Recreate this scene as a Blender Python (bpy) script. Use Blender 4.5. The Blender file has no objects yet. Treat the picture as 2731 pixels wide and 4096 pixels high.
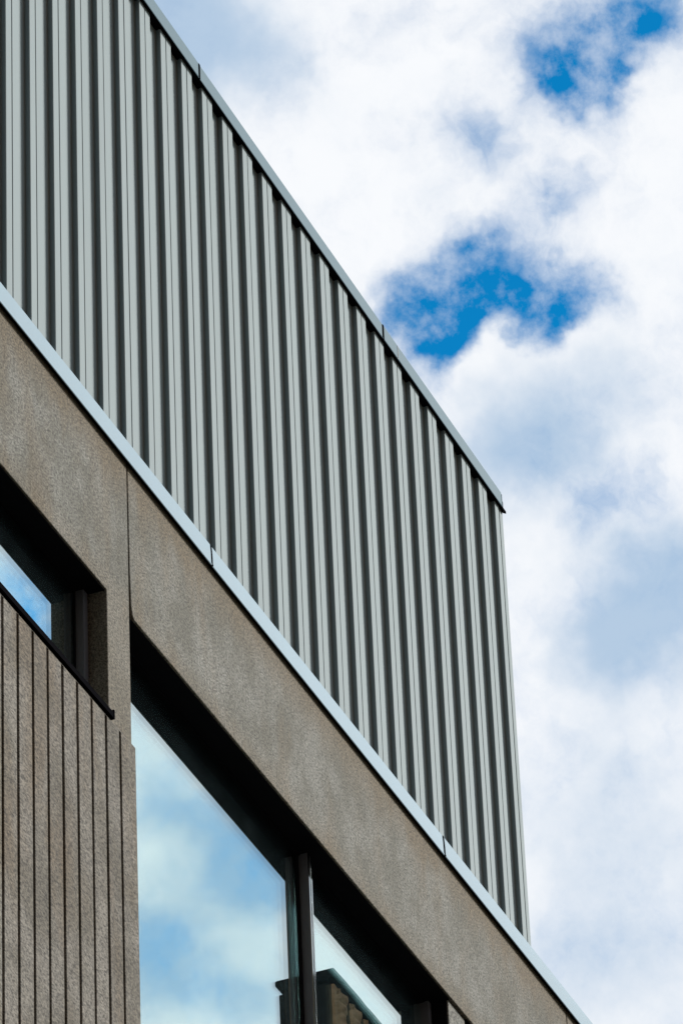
import bpy, bmesh, math, random
from mathutils import Vector, Matrix

# ------------------------------------------------------------------ camera
scene = bpy.context.scene
CAM = Vector((0.0, -9.671, 1.65))
right = Vector((0.381686, -0.923501, -0.038232))
up = Vector((-0.507054, -0.243792, 0.826717))
fwd = Vector((0.772795, 0.296161, 0.561317))
cam_data = bpy.data.cameras.new('camera')
cam_data.sensor_fit = 'HORIZONTAL'
cam_data.sensor_width = 24.0
cam_data.lens = 188.46
cam_data.clip_start = 0.1
cam_data.clip_end = 3000.0
cam = bpy.data.objects.new('camera', cam_data)
scene.collection.objects.link(cam)
m3 = Matrix((right, up, -fwd)).transposed()
cam.matrix_world = Matrix.Translation(CAM) @ m3.to_4x4()
scene.camera = cam

# ------------------------------------------------------------------ light and sky
SUN_AZ = math.radians(53.0)      # right of the facade's normal
SUN_EL = math.radians(25.0)
sun_dir = Vector((math.sin(SUN_AZ) * math.cos(SUN_EL), -math.cos(SUN_AZ) * math.cos(SUN_EL), math.sin(SUN_EL)))
sun_data = bpy.data.lights.new('sun', 'SUN')
sun_data.energy = 5.0
sun_data.angle = math.radians(16.0)
sun_data.color = (1.0, 0.965, 0.91)
sun = bpy.data.objects.new('sun', sun_data)
sun.rotation_euler = sun_dir.to_track_quat('Z', 'Y').to_euler()
sun.location = (30, -40, 60)
scene.collection.objects.link(sun)

scene.view_settings.view_transform = 'Standard'
scene.view_settings.look = 'None'
scene.view_settings.exposure = 0.6
scene.view_settings.gamma = 1.0
scene.view_settings.use_curve_mapping = False
scene.render.engine = 'CYCLES'
scene.cycles.max_bounces = 8
scene.cycles.use_denoising = True



class NT:
    """small helper for building node trees"""
    def __init__(self, tree):
        self.t = tree
        self.t.nodes.clear()

    def n(self, typ, **kw):
        nd = self.t.nodes.new(typ)
        for k, v in kw.items():
            if k == 'inp':
                for key, val in v.items():
                    self.put(nd, key, val)
            else:
                setattr(nd, k, v)
        return nd

    def put(self, nd, key, val):
        s = nd.inputs[key]
        if isinstance(val, bpy.types.NodeSocket):
            self.t.links.new(val, s)
        else:
            s.default_value = val

    def math(self, op, a, b=None, c=None, clamp=False):
        nd = self.n('ShaderNodeMath', operation=op, use_clamp=clamp)
        self.put(nd, 0, a)
        if b is not None:
            self.put(nd, 1, b)
        if c is not None:
            self.put(nd, 2, c)
        return nd.outputs[0]

    def vec(self, op, a, b=None, scale=None):
        nd = self.n('ShaderNodeVectorMath', operation=op)
        self.put(nd, 0, a)
        if b is not None:
            self.put(nd, 1, b)
        if scale is not None:
            self.put(nd, 'Scale', scale)
        return nd.outputs['Value'] if op in ('DISTANCE', 'DOT_PRODUCT', 'LENGTH') else nd.outputs['Vector']

    def noise(self, v, scale, detail=4.0, rough=0.5, dist=0.0, out='Fac'):
        nd = self.n('ShaderNodeTexNoise', inp={'Vector': v, 'Scale': scale, 'Detail': detail, 'Roughness': rough, 'Distortion': dist})
        return nd.outputs[0] if out == 'Fac' else nd.outputs[1]

    def ramp(self, x, a, b, lo=0.0, hi=1.0, smooth=True):
        nd = self.n('ShaderNodeMapRange', interpolation_type='SMOOTHSTEP' if smooth else 'LINEAR')
        for k, v in ((0, x), (1, a), (2, b), (3, lo), (4, hi)):
            self.put(nd, k, v)
        return nd.outputs[0]

    def mix(self, f, a, b, typ='MIX'):
        nd = self.n('ShaderNodeMix', data_type='RGBA', blend_type=typ)
        self.put(nd, 0, f)
        self.put(nd, 6, a)
        self.put(nd, 7, b)
        return nd.outputs[2]


world = bpy.data.worlds.new('World')
scene.world = world
world.use_nodes = True
world.cycles.sampling_method = 'MANUAL'
world.cycles.sample_map_resolution = 512
W = NT(world.node_tree)
tc = W.n('ShaderNodeTexCoord')
d0 = tc.outputs['Generated']
# wind-torn edges: the direction is displaced by noise before the openings are looked up
warp1 = W.vec('SCALE', W.vec('SUBTRACT', W.noise(d0, 90.0, 3.0, 0.55, out='Color'), (0.5, 0.5, 0.5)), scale=0.013)
warp2 = W.vec('SCALE', W.vec('SUBTRACT', W.noise(d0, 260.0, 3.0, 0.65, out='Color'), (0.5, 0.5, 0.5)), scale=0.0034)
dw = W.vec('ADD', W.vec('ADD', d0, warp1), warp2)


def px_dir(x, y):
    v = fwd + right * ((x - 1365.5) / 21445.0) - up * ((y - 2048.0) / 21445.0)
    return v.normalized()


def blob(cur, v, direction, radius, amount):
    dist = W.vec('DISTANCE', v, tuple(direction))
    g = W.ramp(dist, 0.0, radius, amount, 0.0)
    return W.math('ADD', cur, g)


# openings in the cloud: direction on the sky, angular radius, depth
openings = [
    (2390, 170, 270, 1.05), (2385, 310, 200, .85), (2210, 350, 190, .45), (2130, 90, 250, .42), (2120, 270, 190, .36), (2520, 60, 230, .62),
    (2620, 20, 170, .50), (2700, 110, 190, .45), (2360, 460, 160, .30), (1990, 1150, 270, .78), (1870, 1220, 260, .72), (2240, 1195, 240, .88),
    (2360, 1165, 190, .80), (2120, 1260, 170, .60), (1910, 1040, 230, .42), (1700, 1180, 250, .66), (1590, 1230, 220, .58), (1800, 1360, 170, .80),
    (1740, 1460, 200, .66), (2130, 1370, 110, .50), (2115, 945, 160, .28), (1660, 1330, 190, .32), (2258, 790, 180, .58), (1961, 561, 200, .46),
    (1790, 490, 230, .28), (1595, 45, 210, .24), (2607, 1930, 160, .58), (2440, 1960, 160, .36), (2340, 2060, 130, .32),
    (2000, 1440, 230, -.85), (2330, 1350, 190, -.65),
]
openings = [(x, y, r * 1.22 / 21445.0, a * 0.92) for x, y, r, a in openings]
mirrored = [(960, 3360, .015, .28), (600, 3830, .014, .36), (720, 3240, .010, .20), (900, 3980, .012, .28), (590, 3060, .010, .20), (1090, 3560, .010, .25), (60, 2420, .022, .62), (180, 2480, .012, .3)]
hole = W.math('MULTIPLY', W.ramp(W.noise(d0, 7.0, 4.0, 0.5), 0.47, 0.60), 0.85)
# the cloud bank overhead in this part of the sky is closed but for the openings listed
near = W.ramp(W.vec('DISTANCE', d0, tuple(px_dir(2050, 1800))), 0.16, 0.26)
near2 = W.ramp(W.vec('DISTANCE', d0, (px_dir(900, 3600).x, -px_dir(900, 3600).y, px_dir(900, 3600).z)), 0.10, 0.20)
hole = W.math('MULTIPLY', hole, W.math('MULTIPLY', near, near2))
for x, y, r, a in mirrored:
    v = px_dir(x, y)
    hole = blob(hole, dw, (v.x, -v.y, v.z), r, a)
for x, y, r, a in openings:
    hole = blob(hole, dw, px_dir(x, y), r, a)
fine = W.noise(dw, 70.0, 9.0, 0.63)
hole = W.math('ADD', hole, W.math('MULTIPLY', W.math('SUBTRACT', fine, 0.5), 1.2))
wisp = W.ramp(W.noise(d0, 85.0, 7.0, 0.60), 0.40, 0.72)
blue = W.math('MULTIPLY', W.ramp(hole, -0.16, 1.24), W.math('SUBTRACT', 1.03, W.math('MULTIPLY', wisp, 0.50)), clamp=True)
# shaded cloud bases
shades = [
    (800, 150, .026, 1.25), (640, 60, .018, .7), (2250, 1690, .028, .85), (2020, 1800, .020, .60), (2580, 2420, .026, 1.05), (2720, 2250, .018, .6),
    (2350, 3000, .030, .38), (2450, 3450, .030, .50), (2250, 3900, .022, .42), (2650, 3900, .030, .45), (1900, 560, .020, .34),
    (2050, 2250, .012, .22), (1150, 250, .016, .38), (2500, 1450, .014, .22), (2420, 2560, .016, .5),
]
shades_mirrored = [(640, 3200, .014, .9), (980, 3400, .020, 1.6), (600, 3800, .020, 1.5), (1000, 3950, .014, .8), (560, 2900, .010, .5), (1080, 3600, .012, .5)]
sh = W.math('MULTIPLY', W.ramp(W.noise(d0, 16.0, 6.0, 0.55), 0.42, 0.72), 0.30)
for x, y, r, a in shades:
    sh = blob(sh, W.vec('ADD', d0, warp1), px_dir(x, y), r, a)
for x, y, r, a in shades_mirrored:
    v = px_dir(x, y)
    sh = blob(sh, W.vec('ADD', d0, warp1), (v.x, -v.y, v.z), r, a)
sh = W.math('ADD', sh, W.math('MULTIPLY', W.math('SUBTRACT', W.noise(d0, 60.0, 8.0, 0.62), 0.5), 0.95))
sh = W.ramp(sh, -0.05, 1.45)
cloud = W.mix(sh, (9.6, 9.8, 10.1, 1), (4.7, 6.1, 7.8, 1))
sky = W.n('ShaderNodeTexSky', sky_type='NISHITA', sun_disc=False, sun_elevation=SUN_EL,
          sun_rotation=math.atan2(sun_dir.x, sun_dir.y), altitude=100.0, air_density=1.0, dust_density=0.1, ozone_density=2.2)
deep = W.mix(1.0, sky.outputs[0], (0.03, 1.16, 1.62, 1), 'MULTIPLY')
col = W.mix(blue, cloud, deep)
bg = W.n('ShaderNodeBackground', inp={'Color': col, 'Strength': 0.0650})
outw = W.n('ShaderNodeOutputWorld', inp={'Surface': bg.outputs[0]})

# ------------------------------------------------------------------ materials
MATS = {}


def material(name):
    m = bpy.data.materials.new(name)
    m.use_nodes = True
    MATS[name] = m
    return m, NT(m.node_tree)


def finish(T, color, rough=0.5, metallic=0.0, bump=None, bump_dist=0.002, spec=0.5, bump_str=1.0):
    b = T.n('ShaderNodeBsdfPrincipled', inp={'Base Color': color, 'Roughness': rough, 'Metallic': metallic, 'Specular IOR Level': spec})
    if bump is not None:
        bp = T.n('ShaderNodeBump', inp={'Height': bump, 'Distance': bump_dist, 'Strength': bump_str})
        T.t.links.new(bp.outputs[0], b.inputs['Normal'])
    T.n('ShaderNodeOutputMaterial', inp={'Surface': b.outputs[0]})
    return b


def painted_steel(name, rgb, rough=0.45, metallic=0.0, spec=0.4, vary=0.05):
    m, T = material(name)
    geo = T.n('ShaderNodeNewGeometry').outputs['Position']
    oi = T.n('ShaderNodeObjectInfo').outputs['Random']
    grain = T.noise(geo, 210.0, 3.0, 0.6)
    blot = T.noise(T.vec('MULTIPLY', geo, (3.0, 3.0, 0.7)), 1.4, 5.0, 0.6)
    v = T.math('ADD', T.math('MULTIPLY', T.math('SUBTRACT', grain, 0.5), 0.10),
               T.math('ADD', T.math('MULTIPLY', T.math('SUBTRACT', blot, 0.5), vary * 2), T.math('MULTIPLY', T.math('SUBTRACT', oi, 0.5), vary)))
    v = T.math('ADD', v, 1.0)
    c = T.vec('SCALE', tuple(rgb), scale=v)
    finish(T, c, rough, metallic, bump=T.noise(geo, 2.2, 2.0, 0.5), bump_dist=0.004, bump_str=0.25, spec=spec)
    return m


painted_steel('clad', (0.199, 0.239, 0.250), 0.75, 0.0, 0.06)
painted_steel('coping_metal', (0.100, 0.156, 0.190), 0.65, 0.0, 0.03)
painted_steel('flashing_metal', (0.228, 0.306, 0.362), 0.65, 0.0, 0.03)
painted_steel('corner_metal', (0.195, 0.234, 0.244), 0.75, 0.0, 0.06)
painted_steel('black_metal_and_shade', (0.005, 0.005, 0.006), 0.7, 0.0, 0.0)  # black metal parts, and the shade colour of the soffit sheets
painted_steel('frame_metal', (0.060, 0.060, 0.068), 0.5, 0.0, 0.25)
painted_steel('trim_metal', (0.42, 0.46, 0.46), 0.04, 1.0, 0.5)
painted_steel('dark_backing', (0.012, 0.012, 0.013), 0.8, 0.0, 0.0)


def concrete(name, tint=(1, 1, 1), streak_z=None, stain=0.5, seed=0.0):
    m, T = material(name)
    geo = T.n('ShaderNodeNewGeometry').outputs['Position']
    p = T.vec('ADD', geo, (seed, 0.0, 0.0))
    pg = T.vec('MULTIPLY', p, (0.5, 1.0, 1.0))
    grain = T.noise(pg, 105.0, 2.0, 0.7)
    grain2 = T.noise(pg, 46.0, 2.0, 0.6)
    mott = T.noise(p, 2.3, 5.0, 0.6)
    mott2 = T.noise(T.vec('MULTIPLY', p, (1.0, 1.0, 0.28)), 3.1, 4.0, 0.55, 0.4)
    g = T.math('ADD', T.math('MULTIPLY', T.math('SUBTRACT', grain, 0.5), 4.0), T.math('MULTIPLY', T.math('SUBTRACT', grain2, 0.5), 0.9))
    g = T.math('ADD', g, 1.0)
    g = T.math('MAXIMUM', g, 0.25)
    g = T.math('MULTIPLY', g, T.math('ADD', 0.92, T.math('MULTIPLY', T.n('ShaderNodeObjectInfo').outputs['Random'], 0.16)))
    base = T.mix(T.ramp(mott, 0.38, 0.62), (0.118, 0.117, 0.105, 1), (0.079, 0.077, 0.064, 1))
    brown = (0.085, 0.067, 0.043, 1)
    st = T.math('MULTIPLY', T.ramp(mott2, 0.44, 0.70), stain)
    if streak_z is not None:                       # rust-brown wash running down from the flashing and up from the lower edge
        z = T.n('ShaderNodeSeparateXYZ', inp={0: geo}).outputs[2]
        run = T.noise(T.vec('MULTIPLY', p, (1.0, 1.0, 0.16)), 4.0, 4.0, 0.6)
        depth = T.math('ADD', 0.08, T.math('MULTIPLY', run, 0.55))
        dz = T.math('SUBTRACT', streak_z[1], z)
        w1 = T.ramp(T.math('DIVIDE', dz, depth), 0.0, 1.0, 0.85, 0.0)
        dl = T.math('SUBTRACT', z, streak_z[0])
        w2 = T.ramp(dl, 0.0, 0.22, 0.42, 0.0)
        st = T.math('MINIMUM', T.math('ADD', st, T.math('MAXIMUM', w1, w2)), 0.9)
    c = T.mix(st, base, brown)
    c = T.vec('MULTIPLY', c, tuple(tint))
    c = T.vec('SCALE', c, scale=g)
    pit = T.n('ShaderNodeTexVoronoi', feature='F1', inp={'Vector': T.vec('MULTIPLY', p, (1.0, 1.0, 0.55)), 'Scale': 2.1, 'Randomness': 1.0})
    rare = T.math('GREATER_THAN', T.n('ShaderNodeSeparateColor', inp={0: pit.outputs['Color']}).outputs[0], 0.45)
    pm = T.math('SUBTRACT', 1.0, T.math('MULTIPLY', rare, T.ramp(pit.outputs['Distance'], 0.022, 0.036, 0.85, 0.0)))
    c = T.vec('SCALE', c, scale=pm)
    finish(T, c, 0.92, 0.0, bump=T.math('ADD', grain, T.math('MULTIPLY', grain2, 0.6)), bump_dist=0.006, bump_str=0.35, spec=0.2)
    return m


concrete('beam_concrete', streak_z=(17.29, 18.27), stain=0.50)
concrete('ribbed_concrete', tint=(0.93, 0.865, 0.83), stain=0.70, seed=13.0)
concrete('plain_concrete', stain=0.35, seed=31.0)
concrete('brown_stone', tint=(3.0, 1.75, 1.05), stain=0.5, seed=5.0)


def glass(name, fac, tint, film):
    m, T = material(name)
    geo = T.n('ShaderNodeNewGeometry').outputs['Position']
    wav = T.noise(geo, 1.3, 2.0, 0.5)
    dust = T.noise(geo, 5.0, 6.0, 0.6)
    bp = T.n('ShaderNodeBump', inp={'Height': wav, 'Distance': 0.0003, 'Strength': 0.3})
    gl = T.n('ShaderNodeBsdfGlossy', inp={'Color': tint, 'Roughness': 0.002, 'Normal': bp.outputs[0]})
    tr = T.n('ShaderNodeBsdfTransparent', inp={'Color': (0.92, 0.97, 0.96, 1)})
    mx = T.n('ShaderNodeMixShader', inp={0: fac, 1: tr.outputs[0], 2: gl.outputs[0]})
    df = T.n('ShaderNodeBsdfDiffuse', inp={'Color': (0.34, 0.50, 0.55, 1)})
    mx2 = T.n('ShaderNodeMixShader', inp={0: T.math('ADD', 0.004, T.math('MULTIPLY', T.ramp(dust, 0.3, 0.8), film)), 1: mx.outputs[0], 2: df.outputs[0]})
    T.n('ShaderNodeOutputMaterial', inp={'Surface': mx2.outputs[0]})
    return m


glass('glass_outer', 0.60, (0.88, 1.0, 0.99, 1), 0.010)
glass('glass_inner', 0.95, (0.82, 0.98, 0.98, 1), 0.0)


def simple(name, rgb, rough=0.9, scale=20.0, amp=0.4, bump=0.01):
    m, T = material(name)
    geo = T.n('ShaderNodeNewGeometry').outputs['Position']
    n1 = T.noise(geo, scale, 6.0, 0.6)
    v = T.math('ADD', 1.0 - amp / 2, T.math('MULTIPLY', n1, amp))
    finish(T, T.vec('SCALE', tuple(rgb), scale=v), rough, bump=n1, bump_dist=bump, spec=0.3)


simple('asphalt', (0.05, 0.05, 0.052), scale=60.0)
simple('paving', (0.11, 0.107, 0.10), scale=25.0)
simple('kerb_stone', (0.22, 0.21, 0.20), scale=30.0)
simple('earth', (0.07, 0.075, 0.05), scale=1.0)
simple('roof_felt', (0.08, 0.08, 0.085), scale=12.0)

# ------------------------------------------------------------------ mesh helpers
COL = scene.collection


def link(name, mesh, mat, parent=None):
    o = bpy.data.objects.new(name, mesh)
    if mat is not None and not mesh.materials:
        mesh.materials.append(MATS[mat])
    COL.objects.link(o)
    if parent is not None:
        o.parent = parent
    return o


def mesh_of(name, verts, faces, smooth=False):
    me = bpy.data.meshes.new(name)
    me.from_pydata(verts, [], faces)
    bm = bmesh.new()
    bm.from_mesh(me)
    bmesh.ops.recalc_face_normals(bm, faces=bm.faces)
    bm.to_mesh(me)
    bm.free()
    return me


def box_mesh(name, x0, x1, y0, y1, z0, z1, bevel=0.0):
    bm = bmesh.new()
    bmesh.ops.create_cube(bm, size=1.0)
    for v in bm.verts:
        v.co = ((x0 + x1) / 2 + v.co.x * (x1 - x0), (y0 + y1) / 2 + v.co.y * (y1 - y0), (z0 + z1) / 2 + v.co.z * (z1 - z0))
    if bevel:
        bmesh.ops.bevel(bm, geom=list(bm.edges), offset=bevel, segments=2, affect='EDGES', profile=0.6)
    me = bpy.data.meshes.new(name)
    bm.to_mesh(me)
    bm.free()
    return me


def box(name, x0, x1, y0, y1, z0, z1, mat, parent=None, bevel=0.0):
    return link(name, box_mesh(name, x0, x1, y0, y1, z0, z1, bevel), mat, parent)


def extrude_poly(name, poly, axis, a, b):
    """closed polygon swept along an axis: 'x' takes (y, z) points, 'z' takes (x, y), 'y' takes (x, z)"""
    def P(q, t):
        return {'x': (t, q[0], q[1]), 'z': (q[0], q[1], t), 'y': (q[0], t, q[1])}[axis]
    n = len(poly)
    vs = [P(q, a) for q in poly] + [P(q, b) for q in poly]
    fs = [tuple(range(n)), tuple(range(2 * n - 1, n - 1, -1))]
    fs += [(i, (i + 1) % n, n + (i + 1) % n, n + i) for i in range(n)]
    return mesh_of(name, vs, fs)


def empty(name, loc, label=None, cat=None, group=None, kind=None, parent=None):
    o = bpy.data.objects.new(name, None)
    o.location = loc
    COL.objects.link(o)
    if parent is not None:
        o.parent = parent
    tag(o, label, cat, group, kind)
    return o


def tag(o, label=None, cat=None, group=None, kind=None):
    for k, v in (('label', label), ('category', cat), ('group', group), ('kind', kind)):
        if v:
            o[k] = v
    return o


random.seed(4)

# ------------------------------------------------------------------ ground, street
tag(box('ground', -600, 700, -600, 700, -1.0, -0.10, 'earth'), 'bare ground reaching out around the street', kind='structure')
tag(box('road', -300, 400, -15.0, -3.2, -0.098, 0.0, 'asphalt'), 'dark asphalt street in front of the building', kind='structure')
for nm, ya, yb in (('pavement_near', -3.0, 0.0), ('pavement_far', -19.0, -15.2)):
    tag(box(nm, -300, 400, ya, yb, -0.099, 0.12, 'paving'), 'grey paved footway', kind='structure')
for nm, ya, yb in (('kerb_near', -3.2, -3.0), ('kerb_far', -15.2, -15.0)):
    tag(box(nm, -300, 400, ya, yb, -0.097, 0.125, 'kerb_stone'), 'stone kerb', kind='structure')

# ------------------------------------------------------------------ the building
bld = empty('office_building', (24.0, 6.0, 0.0), 'concrete office building with a ribbed grey-green metal top storey', 'building')
ROOT = bld


def under(o, parent):
    """parent while keeping world coordinates"""
    o.parent = parent
    o.matrix_parent_inverse = Matrix.Translation(-world_loc(parent))
    return o


def world_loc(o):
    v = Vector((0, 0, 0))
    while o is not None:
        v += o.location
        if o.matrix_parent_inverse is not None and o.parent is not None:
            v += o.matrix_parent_inverse.translation
        o = o.parent
    return v


def part(name, mesh, mat, parent=None, label=None):
    o = link(name, mesh, mat)
    under(o, parent or ROOT)
    if label:
        o['label'] = label
    return o


XL, XR = 9.0, 40.0       # ends of the concrete block
core = part('core', box_mesh('core', XL, XR, 0.95, 13.0, 0.0, 18.20), 'dark_backing', label='dark interior behind the concrete walls')
part('roof', box_mesh('roof', XL, XR, 0.10, 13.0, 18.203, 18.40), 'roof_felt')
part('end_wall', box_mesh('end_wall', XR, XR + 0.25, -0.02, 13.0, 0.0, 18.30), 'plain_concrete')
part('end_wall', box_mesh('end_wall', XL - 0.25, XL, -0.02, 13.0, 0.0, 18.30), 'plain_concrete')

# --- metal upper storey
metal = part('upper_storey', box_mesh('upper_storey', 12.0, 28.17, 0.075, 11.0, 18.402, 21.80), 'dark_backing', label='metal clad upper storey behind the ribbed sheeting')
PITCH, X0 = 0.3048, 20.5614
ZB, ZT = 18.36, 21.842
HALF, DEP, SG, RB = 0.0765, 0.0365, 0.004, 0.003
DOVE = 0.013                      # ribs dovetailed to darken their flanks: narrower at the foot than the face


def tray_profile():
    pts = [(SG, 0.030), (SG, 0.002), (SG + 0.002, 0.0)]
    pts += [(HALF - RB, 0.0), (HALF - RB * 0.3, RB * 0.3), (HALF, RB)]
    pts += [(HALF - DOVE, DEP - RB), (HALF - DOVE + 0.001, DEP - RB * 0.3), (HALF - DOVE + RB, DEP)]
    q = [(PITCH - x, y) for x, y in pts]
    return pts + q[::-1]


prof = tray_profile()
vs, fs = [], []
n = len(prof)
for z in (ZB, ZT):
    for x, y in prof:
        vs.append((x, y, z))
for i in range(n - 1):
    fs.append((i, i + 1, n + i + 1, n + i))
tray = bpy.data.meshes.new('cladding_panel')
# front sheet and a second skin 1.2 mm behind, so that the sheet has thickness
vs2 = [(x + (0.0012 if 0 < k % n < n // 2 else -0.0012), y + 0.0012, z) for k, (x, y, z) in enumerate(vs)]
fs2 = [tuple(reversed([q + 2 * n for q in f])) for f in fs]
tray.from_pydata(vs + vs2, [], fs + fs2)
bm = bmesh.new()
bm.from_mesh(tray)
bm.normal_update()
bm.to_mesh(tray)
bm.free()
tray.materials.append(MATS['clad'])
for i in range(-12, 25):
    o = bpy.data.objects.new('cladding_panel', tray)
    COL.objects.link(o)
    under(o, metal)
    o.location = (X0 + PITCH * i, random.uniform(-0.0004, 0.0004), 0.0)
    o.rotation_euler = (0, 0, random.uniform(-0.0018, 0.0018))
# corner trim at the right-hand end: a folded angle, with the last open joint left of it
cx0, cx1 = X0 + PITCH * 25 + 0.010, 28.252
part('corner_trim', extrude_poly('corner_trim', [(cx0, 0.0), (cx1 - 0.004, 0.0), (cx1, 0.004), (cx1, 0.30), (cx1 - 0.004, 0.30), (cx1 - 0.004, 0.03), (cx0, 0.03)], 'z', ZB, ZT), 'corner_metal', metal,
     label='narrow folded metal corner trim beside the last rib')
for k in range(30):
    o = bpy.data.objects.new('cladding_panel', tray)
    COL.objects.link(o)
    under(o, metal)
    o.rotation_euler = (0, 0, math.pi / 2)
    o.location = (28.252, 0.32 + PITCH * k, 0.0)

# --- roof edge capping
cop = part('coping', box_mesh('coping', 11.9, 28.24, -0.012, 11.1, 21.845, 21.90), 'black_metal_and_shade', label='black underside of the roof edge capping')
CB, CT = 21.826, 21.939


def coping_section(xa, xb, proud):
    y = -0.022 - proud
    poly = [(y, CB + 0.004), (y - 0.004, CB), (y - 0.002, CB - 0.003), (y + 0.004, CB + 0.003), (y + 0.003, CT - 0.006), (0.16, CT + 0.022), (0.16, CT + 0.027), (y + 0.001, CT), (y, CT - 0.003)]
    return extrude_poly('coping_section', poly, 'x', xa, xb)


cs = [11.9, 14.37, 17.30, 20.20, 23.14, 26.07, 28.19]
for k in range(len(cs) - 1):
    o = part('coping_section', coping_section(cs[k] + 0.008, cs[k + 1] - 0.010, 0.0015 * (k % 2)), 'coping_metal', cop)
    # a lapped joint strip behind each open joint
    if k < len(cs) - 2:
        part('joint_seal', box_mesh('joint_seal', cs[k + 1] - 0.011, cs[k + 1] + 0.009, -0.0262, -0.014, CB - 0.001, CT - 0.003), 'black_metal_and_shade', cop)
part('drip_edge', extrude_poly('drip_edge', [(-0.020, CB - 0.001), (-0.020, CB + 0.006), (0.03, CB + 0.016), (0.03, CB + 0.010)], 'x', 11.9, 28.245), 'black_metal_and_shade', cop)
part('drip_end', extrude_poly('drip_end', [(-0.022, CB - 0.012), (-0.022, CB + 0.008), (0.002, CB + 0.010), (0.002, CB + 0.002)], 'x', 28.19, 28.262), 'black_metal_and_shade', cop)
part('end_cap', box_mesh('end_cap', 28.196, 28.204, -0.021, 0.30, CB + 0.004, CT - 0.004), 'coping_metal', cop)
part('lap_seam', box_mesh('lap_seam', 26.318, 26.321, -0.0262, -0.020, CB + 0.006, CT - 0.004), 'frame_metal', cop, label='fine crack where two capping sheets lap')

# --- flashing between metal and concrete
fl = part('flashing', box_mesh('flashing', XL, XR, -0.008, 0.03, 18.285, 18.38), 'black_metal_and_shade', label='black packing behind the pale flashing')
fx = [XL, 12.4, 15.96, 19.50, 23.055, 26.605, 30.16, 33.7, 37.3, XR]
F_TOP, F_BOT = 18.406, 18.263


def flashing_section(xa, xb, proud):
    yt, yb = -0.041 - proud, -0.046 - proud
    poly = [(0.012, F_TOP + 0.004), (yt + 0.003, F_TOP + 0.001), (yt, F_TOP - 0.004)]
    for t in (0.25, 0.5, 0.75, 0.92):
        bulge = 0.0015 * math.sin(math.pi * t)
        poly.append((yt + (yb - yt) * t - bulge, F_TOP - 0.004 + (F_BOT + 0.006 - F_TOP + 0.004) * t))
    poly += [(yb - 0.004, F_BOT + 0.002), (yb - 0.002, F_BOT - 0.002), (yb + 0.006, F_BOT + 0.003), (yt + 0.006, F_TOP - 0.008), (0.012, F_TOP)]
    return extrude_poly('flashing_section', poly, 'x', xa, xb)


for k in range(len(fx) - 1):
    part('flashing_section', flashing_section(fx[k] + 0.008, fx[k + 1] - 0.010, 0.0015 * (k % 2)), 'flashing_metal', fl)
    if k < len(fx) - 2:
        pts = [(-0.041, F_TOP - 0.002)]
        for t in (0.25, 0.5, 0.75, 0.92):
            pts.append((-0.041 - 0.005 * t - 0.0015 * math.sin(math.pi * t), F_TOP - 0.004 + (F_BOT + 0.010 - F_TOP) * t))
        pts.append((-0.050, F_BOT + 0.002))
        seal = [(y - 0.003, z) for y, z in pts] + [(y + 0.006, z) for y, z in reversed(pts)]
        part('joint_seal', extrude_poly('joint_seal', seal, 'x', fx[k + 1] - 0.011, fx[k + 1] + 0.009), 'black_metal_and_shade', fl)

# --- concrete wall
YF = -0.020                       # face of the beams
wall = part('concrete_wall', box_mesh('concrete_wall', XL, XR, 0.26, 0.94, 17.36, 18.20), 'dark_backing', label='precast concrete wall below the flashing')


def poly_panel(name, pts, y0, y1, mat, parent, bevel=0.006, label=None):
    me = extrude_poly(name, pts, 'y', y0, y1)
    bm = bmesh.new()
    bm.from_mesh(me)
    bmesh.ops.bevel(bm, geom=list(bm.edges), offset=bevel, segments=2, affect='EDGES', profile=0.5)
    bm.to_mesh(me)
    bm.free()
    return part(name, me, mat, parent, label)


ZBT = 18.285
JX = 21.955
# left-hand panel: beam, with a column strip down its right side
poly_panel('concrete_panel', [(14.6, 17.286), (21.662, 17.286), (21.662, 16.30), (JX, 16.30), (JX, ZBT), (14.6, ZBT)], YF, 0.16, 'beam_concrete', wall,
           label='sandy concrete panel framing the small high window')
poly_panel('concrete_panel', [(21.966, ZBT), (21.970, 17.60), (21.984, 17.36), (21.999, 17.318), (22.02, 17.302), (28.79, 17.302), (28.79, ZBT)], YF, 0.16, 'beam_concrete', wall,
           label='long sandy concrete beam above the large window')
poly_panel('concrete_panel', [(28.803, 17.302), (35.6, 17.302), (35.6, ZBT), (28.803, ZBT)], YF, 0.16, 'beam_concrete', wall)
poly_panel('concrete_panel', [(35.613, 17.302), (XR, 17.302), (XR, ZBT), (35.613, ZBT)], YF, 0.16, 'beam_concrete', wall)
poly_panel('concrete_panel', [(XL, 16.30), (14.587, 16.30), (14.587, ZBT), (XL, ZBT)], YF, 0.16, 'beam_concrete', wall)
part('joint_filler', box_mesh('joint_filler', 21.90, 22.05, 0.05, 0.10, 17.32, ZBT), 'black_metal_and_shade', wall)
part('joint_filler', box_mesh('joint_filler', 28.77, 28.83, 0.05, 0.10, 17.32, ZBT), 'black_metal_and_shade', wall)
# pier under the beam, set back a little
poly_panel('concrete_pier', [(26.655, 10.0), (26.93, 10.0), (26.93, 17.30), (26.655, 17.30)], 0.005, 0.30, 'plain_concrete', wall, label='narrow concrete pier under the beam')
poly_panel('concrete_pier', [(31.6, 10.0), (31.9, 10.0), (31.9, 17.30), (31.6, 17.30)], 0.005, 0.30, 'plain_concrete', wall)
part('concrete_base', box_mesh('concrete_base', XL, XR, -0.02, 0.60, 0.0, 10.0), 'plain_concrete', wall)

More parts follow.
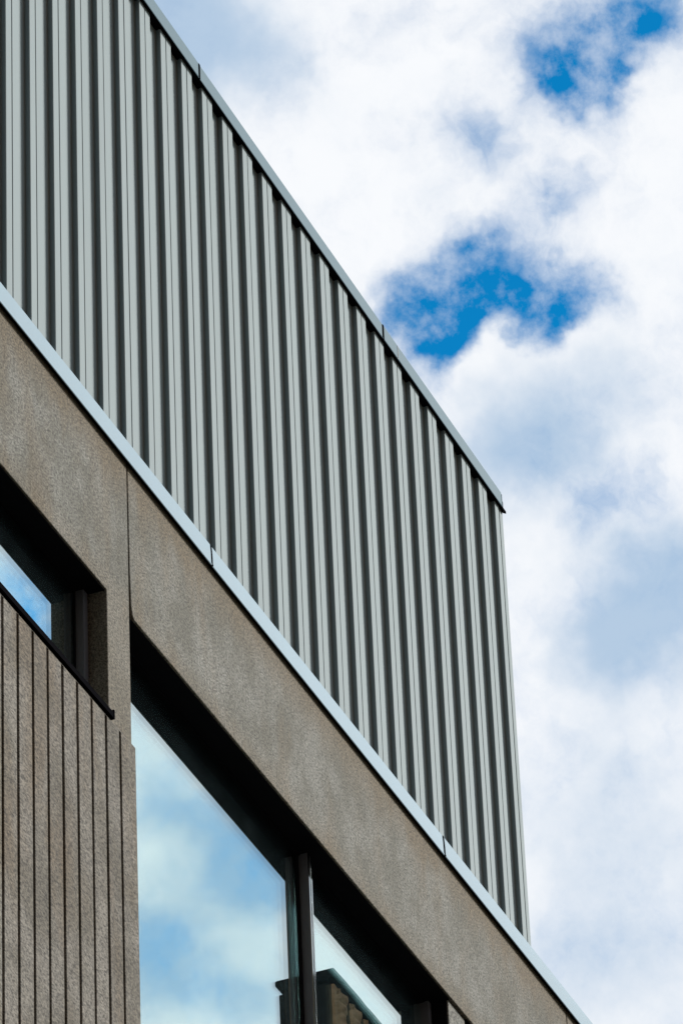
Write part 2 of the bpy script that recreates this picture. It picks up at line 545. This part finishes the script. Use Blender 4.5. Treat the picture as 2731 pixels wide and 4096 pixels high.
# grooved spandrel: strip by strip
GY, GTOP = -0.042, 16.476
spand = part('grooved_panel', box_mesh('grooved_panel', 14.6, JX - 0.004, GY + 0.038, 0.16, 10.003, GTOP - 0.034), 'ribbed_concrete', label='brown-grey concrete panel with vertical grooves below the small window')
GP, G0 = 0.17847, 20.3262
GW = 0.0225


strip = extrude_poly('concrete_strip', [(0, 0.042), (0, 0.004), (0.004, 0), (GP - GW - 0.004, 0), (GP - GW, 0.004), (GP - GW, 0.042)], 'z', 10.01, GTOP - 0.03)
strip.materials.append(MATS['ribbed_concrete'])
for i in range(-31, 8):
    o = bpy.data.objects.new('concrete_strip', strip)
    COL.objects.link(o)
    under(o, spand)
    o.location = (G0 + GP * i + GW / 2, GY + random.uniform(-0.001, 0.001), 0)
xs = G0 + GP * 8 + GW / 2
w = JX - xs
part('concrete_strip', extrude_poly('concrete_strip', [(xs, GY + 0.042), (xs, GY + 0.004), (xs + 0.004, GY), (JX - 0.006, GY), (JX, GY + 0.006), (JX, GY + 0.2), (xs + 0.02, GY + 0.2), (xs + 0.02, GY + 0.042)], 'z', 10.01, GTOP - 0.03), 'ribbed_concrete', spand,
     label='wider end strip of the grooved panel')
# chamfered head of the panel
part('panel_head', extrude_poly('panel_head', [(GY, GTOP - 0.030), (GY + 0.004, GTOP - 0.018), (YF - 0.001, GTOP), (0.15, GTOP), (0.15, GTOP - 0.032), (GY + 0.022, GTOP - 0.032)], 'x', 14.6, JX - 0.002), 'ribbed_concrete', spand)

# --- windows


def window(name, x0, x1, z0, z1, label):
    w = part(name, box_mesh(name, x0 - 0.05, x1 + 0.05, 0.135, 0.22, z1 - 0.012, z1 + 0.05), 'black_metal_and_shade', ROOT, label)
    return w


def pane(w, x0, x1, z0, z1, g=0.160):
    for nm, y, mt in (('pane', g, 'glass_outer'), ('inner_pane', g + 0.014, 'glass_inner')):
        me = mesh_of(nm, [(x0, y, z0), (x1, y, z0), (x1, y, z1), (x0, y, z1)],
                     [(0, 1, 2, 3)])
        part(nm, me, mt, w)


def jamb(w, x, ya, yb, z0, z1, wd=0.045):
    part('jamb', box_mesh('jamb', x - wd, x, ya, yb, z0, z1, 0.003), 'frame_metal', w)


# small high window on the left
wl = window('window', 17.0, 21.66, 16.47, 17.286, 'small high window with black frame and dark sill on the left')
pane(wl, 15.0, 21.60, 16.44, 17.30, 0.144)
jamb(wl, 21.652, 0.086, 0.172, 16.45, 17.285, 0.055)
part('soffit_shade', box_mesh('soffit_shade', 15.0, 21.655, YF + 0.012, 0.135, 17.279, 17.283), 'black_metal_and_shade', wl)  # near-black sheet stands in for shade under the concrete lintel
part('gasket', box_mesh('gasket', 21.585, 21.60, 0.133, 0.143, 16.45, 17.28), 'black_metal_and_shade', wl)
part('bottom_rail', box_mesh('bottom_rail', 15.0, 21.60, 0.10, 0.20, 16.45, 16.505), 'black_metal_and_shade', wl)
part('sill', extrude_poly('sill', [(0.15, 16.528), (-0.052, 16.500), (-0.058, 16.496), (-0.058, 16.462), (-0.050, 16.462), (-0.050, 16.484), (0.15, 16.500)], 'x', 15.0, 21.640), 'black_metal_and_shade', wl, label='black metal sill ending in a square drip')
part('sill_end', box_mesh('sill_end', 21.6405, 21.652, -0.060, 0.02, 16.458, 16.512), 'black_metal_and_shade', wl)
# large window, two lights and a mullion
wb = window('window', 21.9, 26.65, 10.0, 17.30, 'large window with dark mullion reflecting sky and clouds')
pane(wb, 21.80, 24.69, 10.0, 17.30)
pane(wb, 24.70, 26.62, 10.0, 17.30)
part('soffit_shade', box_mesh('soffit_shade', 21.98, 26.65, YF + 0.014, 0.135, 17.294, 17.299), 'black_metal_and_shade', wb)  # shade under the long beam, put in as a near-black sheet
part('mullion', box_mesh('mullion', 24.668, 24.722, 0.091, 0.1595, 10.0, 17.298, 0.002), 'frame_metal', wb, label='dark upright mullion between the two lights')
part('mullion_trim', box_mesh('mullion_trim', 24.671, 24.687, 0.0855, 0.0905, 10.0, 17.296), 'trim_metal', wb)
part('mullion_trim', box_mesh('mullion_trim', 24.703, 24.719, 0.0855, 0.0905, 10.0, 17.296), 'trim_metal', wb)
part('gasket', box_mesh('gasket', 24.640, 24.668, 0.145, 0.159, 10.0, 17.298), 'black_metal_and_shade', wb)
jamb(wb, 26.646, 0.112, 0.190, 10.0, 17.295, 0.044)
part('pier_side_sheet', box_mesh('pier_side_sheet', 26.646, 26.654, 0.014, 0.111, 10.0, 17.295), 'black_metal_and_shade', wb)  # near-black sheet over the pier's left face
part('jamb', box_mesh('jamb', 21.80, 21.95, 0.12, 0.19, 10.0, 17.295), 'frame_metal', wb)

# next bay, beyond the pier
wr = window('window', 26.93, 31.6, 10.0, 17.30, 'dark window in the bay right of the narrow pier')
pane(wr, 26.95, 31.58, 10.0, 17.30)
part('soffit_shade', box_mesh('soffit_shade', 26.93, 31.6, YF + 0.014, 0.135, 17.294, 17.299), 'black_metal_and_shade', wr)  # same near-black sheet for the beam's underside shade
jamb(wr, 31.59, 0.112, 0.190, 10.0, 17.295, 0.05)

# ------------------------------------------------------------------ building across the street (seen in the glass)
opp = empty('stone_building', (60.0, -14.0, 0.0), 'brown ribbed stone parapet wall mirrored in the large window', 'building')
ROOT = opp
part('body', box_mesh('body', 46.2, 90.0, -13.0, -8.02, 0.0, 25.6), 'brown_stone', opp, label='tall stone building across the street')
OX0, OX1, OYF, OYB = 46.16, 62.0, -8.03, -8.66
ZW = 29.27
pw = part('parapet_wall', box_mesh('parapet_wall', OX0, OX1, OYB, OYF - 0.03, 25.603, ZW), 'dark_backing', opp, label='ribbed stone parapet on the far roof, shade put into its near-black core')  # near-black colour stands in for shade on the stone end wall
part('neck', box_mesh('neck', OX0 + 0.04, OX1, OYB + 0.04, OYF - 0.06, ZW, ZW + 0.04), 'dark_backing', opp)
prof_c = [(OYF - 0.06, ZW + 0.04), (OYF + 0.02, ZW + 0.10), (OYF + 0.02, ZW + 0.15), (OYF + 0.01, ZW + 0.16), (OYB - 0.01, ZW + 0.16), (OYB - 0.03, ZW + 0.15), (OYB - 0.03, ZW + 0.10), (OYB + 0.04, ZW + 0.04)]
part('cornice', extrude_poly('cornice', prof_c, 'x', OX0 - 0.03, OX1), 'black_metal_and_shade', opp, label='dark metal cap along the parapet')
part('corner_bead', box_mesh('corner_bead', OX0 + 0.005, OX0 + 0.075, OYF - 0.03, OYF + 0.0, 25.7, ZW - 0.01), 'brown_stone', opp)


def rib_mesh():
    bm = bmesh.new()
    nz, nx = 60, 5
    w = 0.30
    grid = []
    rnd = random.Random(9)
    for k in range(nz + 1):
        row = []
        for j in range(nx + 1):
            edge = (j in (0, nx))
            row.append(bm.verts.new((w * j / nx + rnd.uniform(-.012, .012), (0.0 if edge else 0.045) + rnd.uniform(-0.02, 0.02), 25.7 + (ZW + 0.0 - 25.7) * k / nz)))
        grid.append(row)
    for k in range(nz):
        for j in range(nx):
            bm.faces.new((grid[k][j], grid[k][j + 1], grid[k + 1][j + 1], grid[k + 1][j]))
    me = bpy.data.meshes.new('stone_rib')
    bm.to_mesh(me)
    bm.free()
    me.materials.append(MATS['brown_stone'])
    return me


rm = rib_mesh()
for k in range(38):
    o = bpy.data.objects.new('stone_rib', rm)
    COL.objects.link(o)
    under(o, pw)
    o.location = (OX0 + 0.10 + 0.385 * k, OYF - 0.04, 0)

# unseen block added behind the camera to keep sky light off the rib flanks
part('sky_blocker', box_mesh('sky_blocker', -70.0, 12.0, -40.0, -19.05, 0.0, 62.0), 'brown_stone', opp, label='unseen block added behind the photographer to cut sky light')
part('sky_blocker_cap', box_mesh('sky_blocker_cap', -70.4, 12.4, -40.4, -18.65, 62.003, 62.9), 'brown_stone', opp)
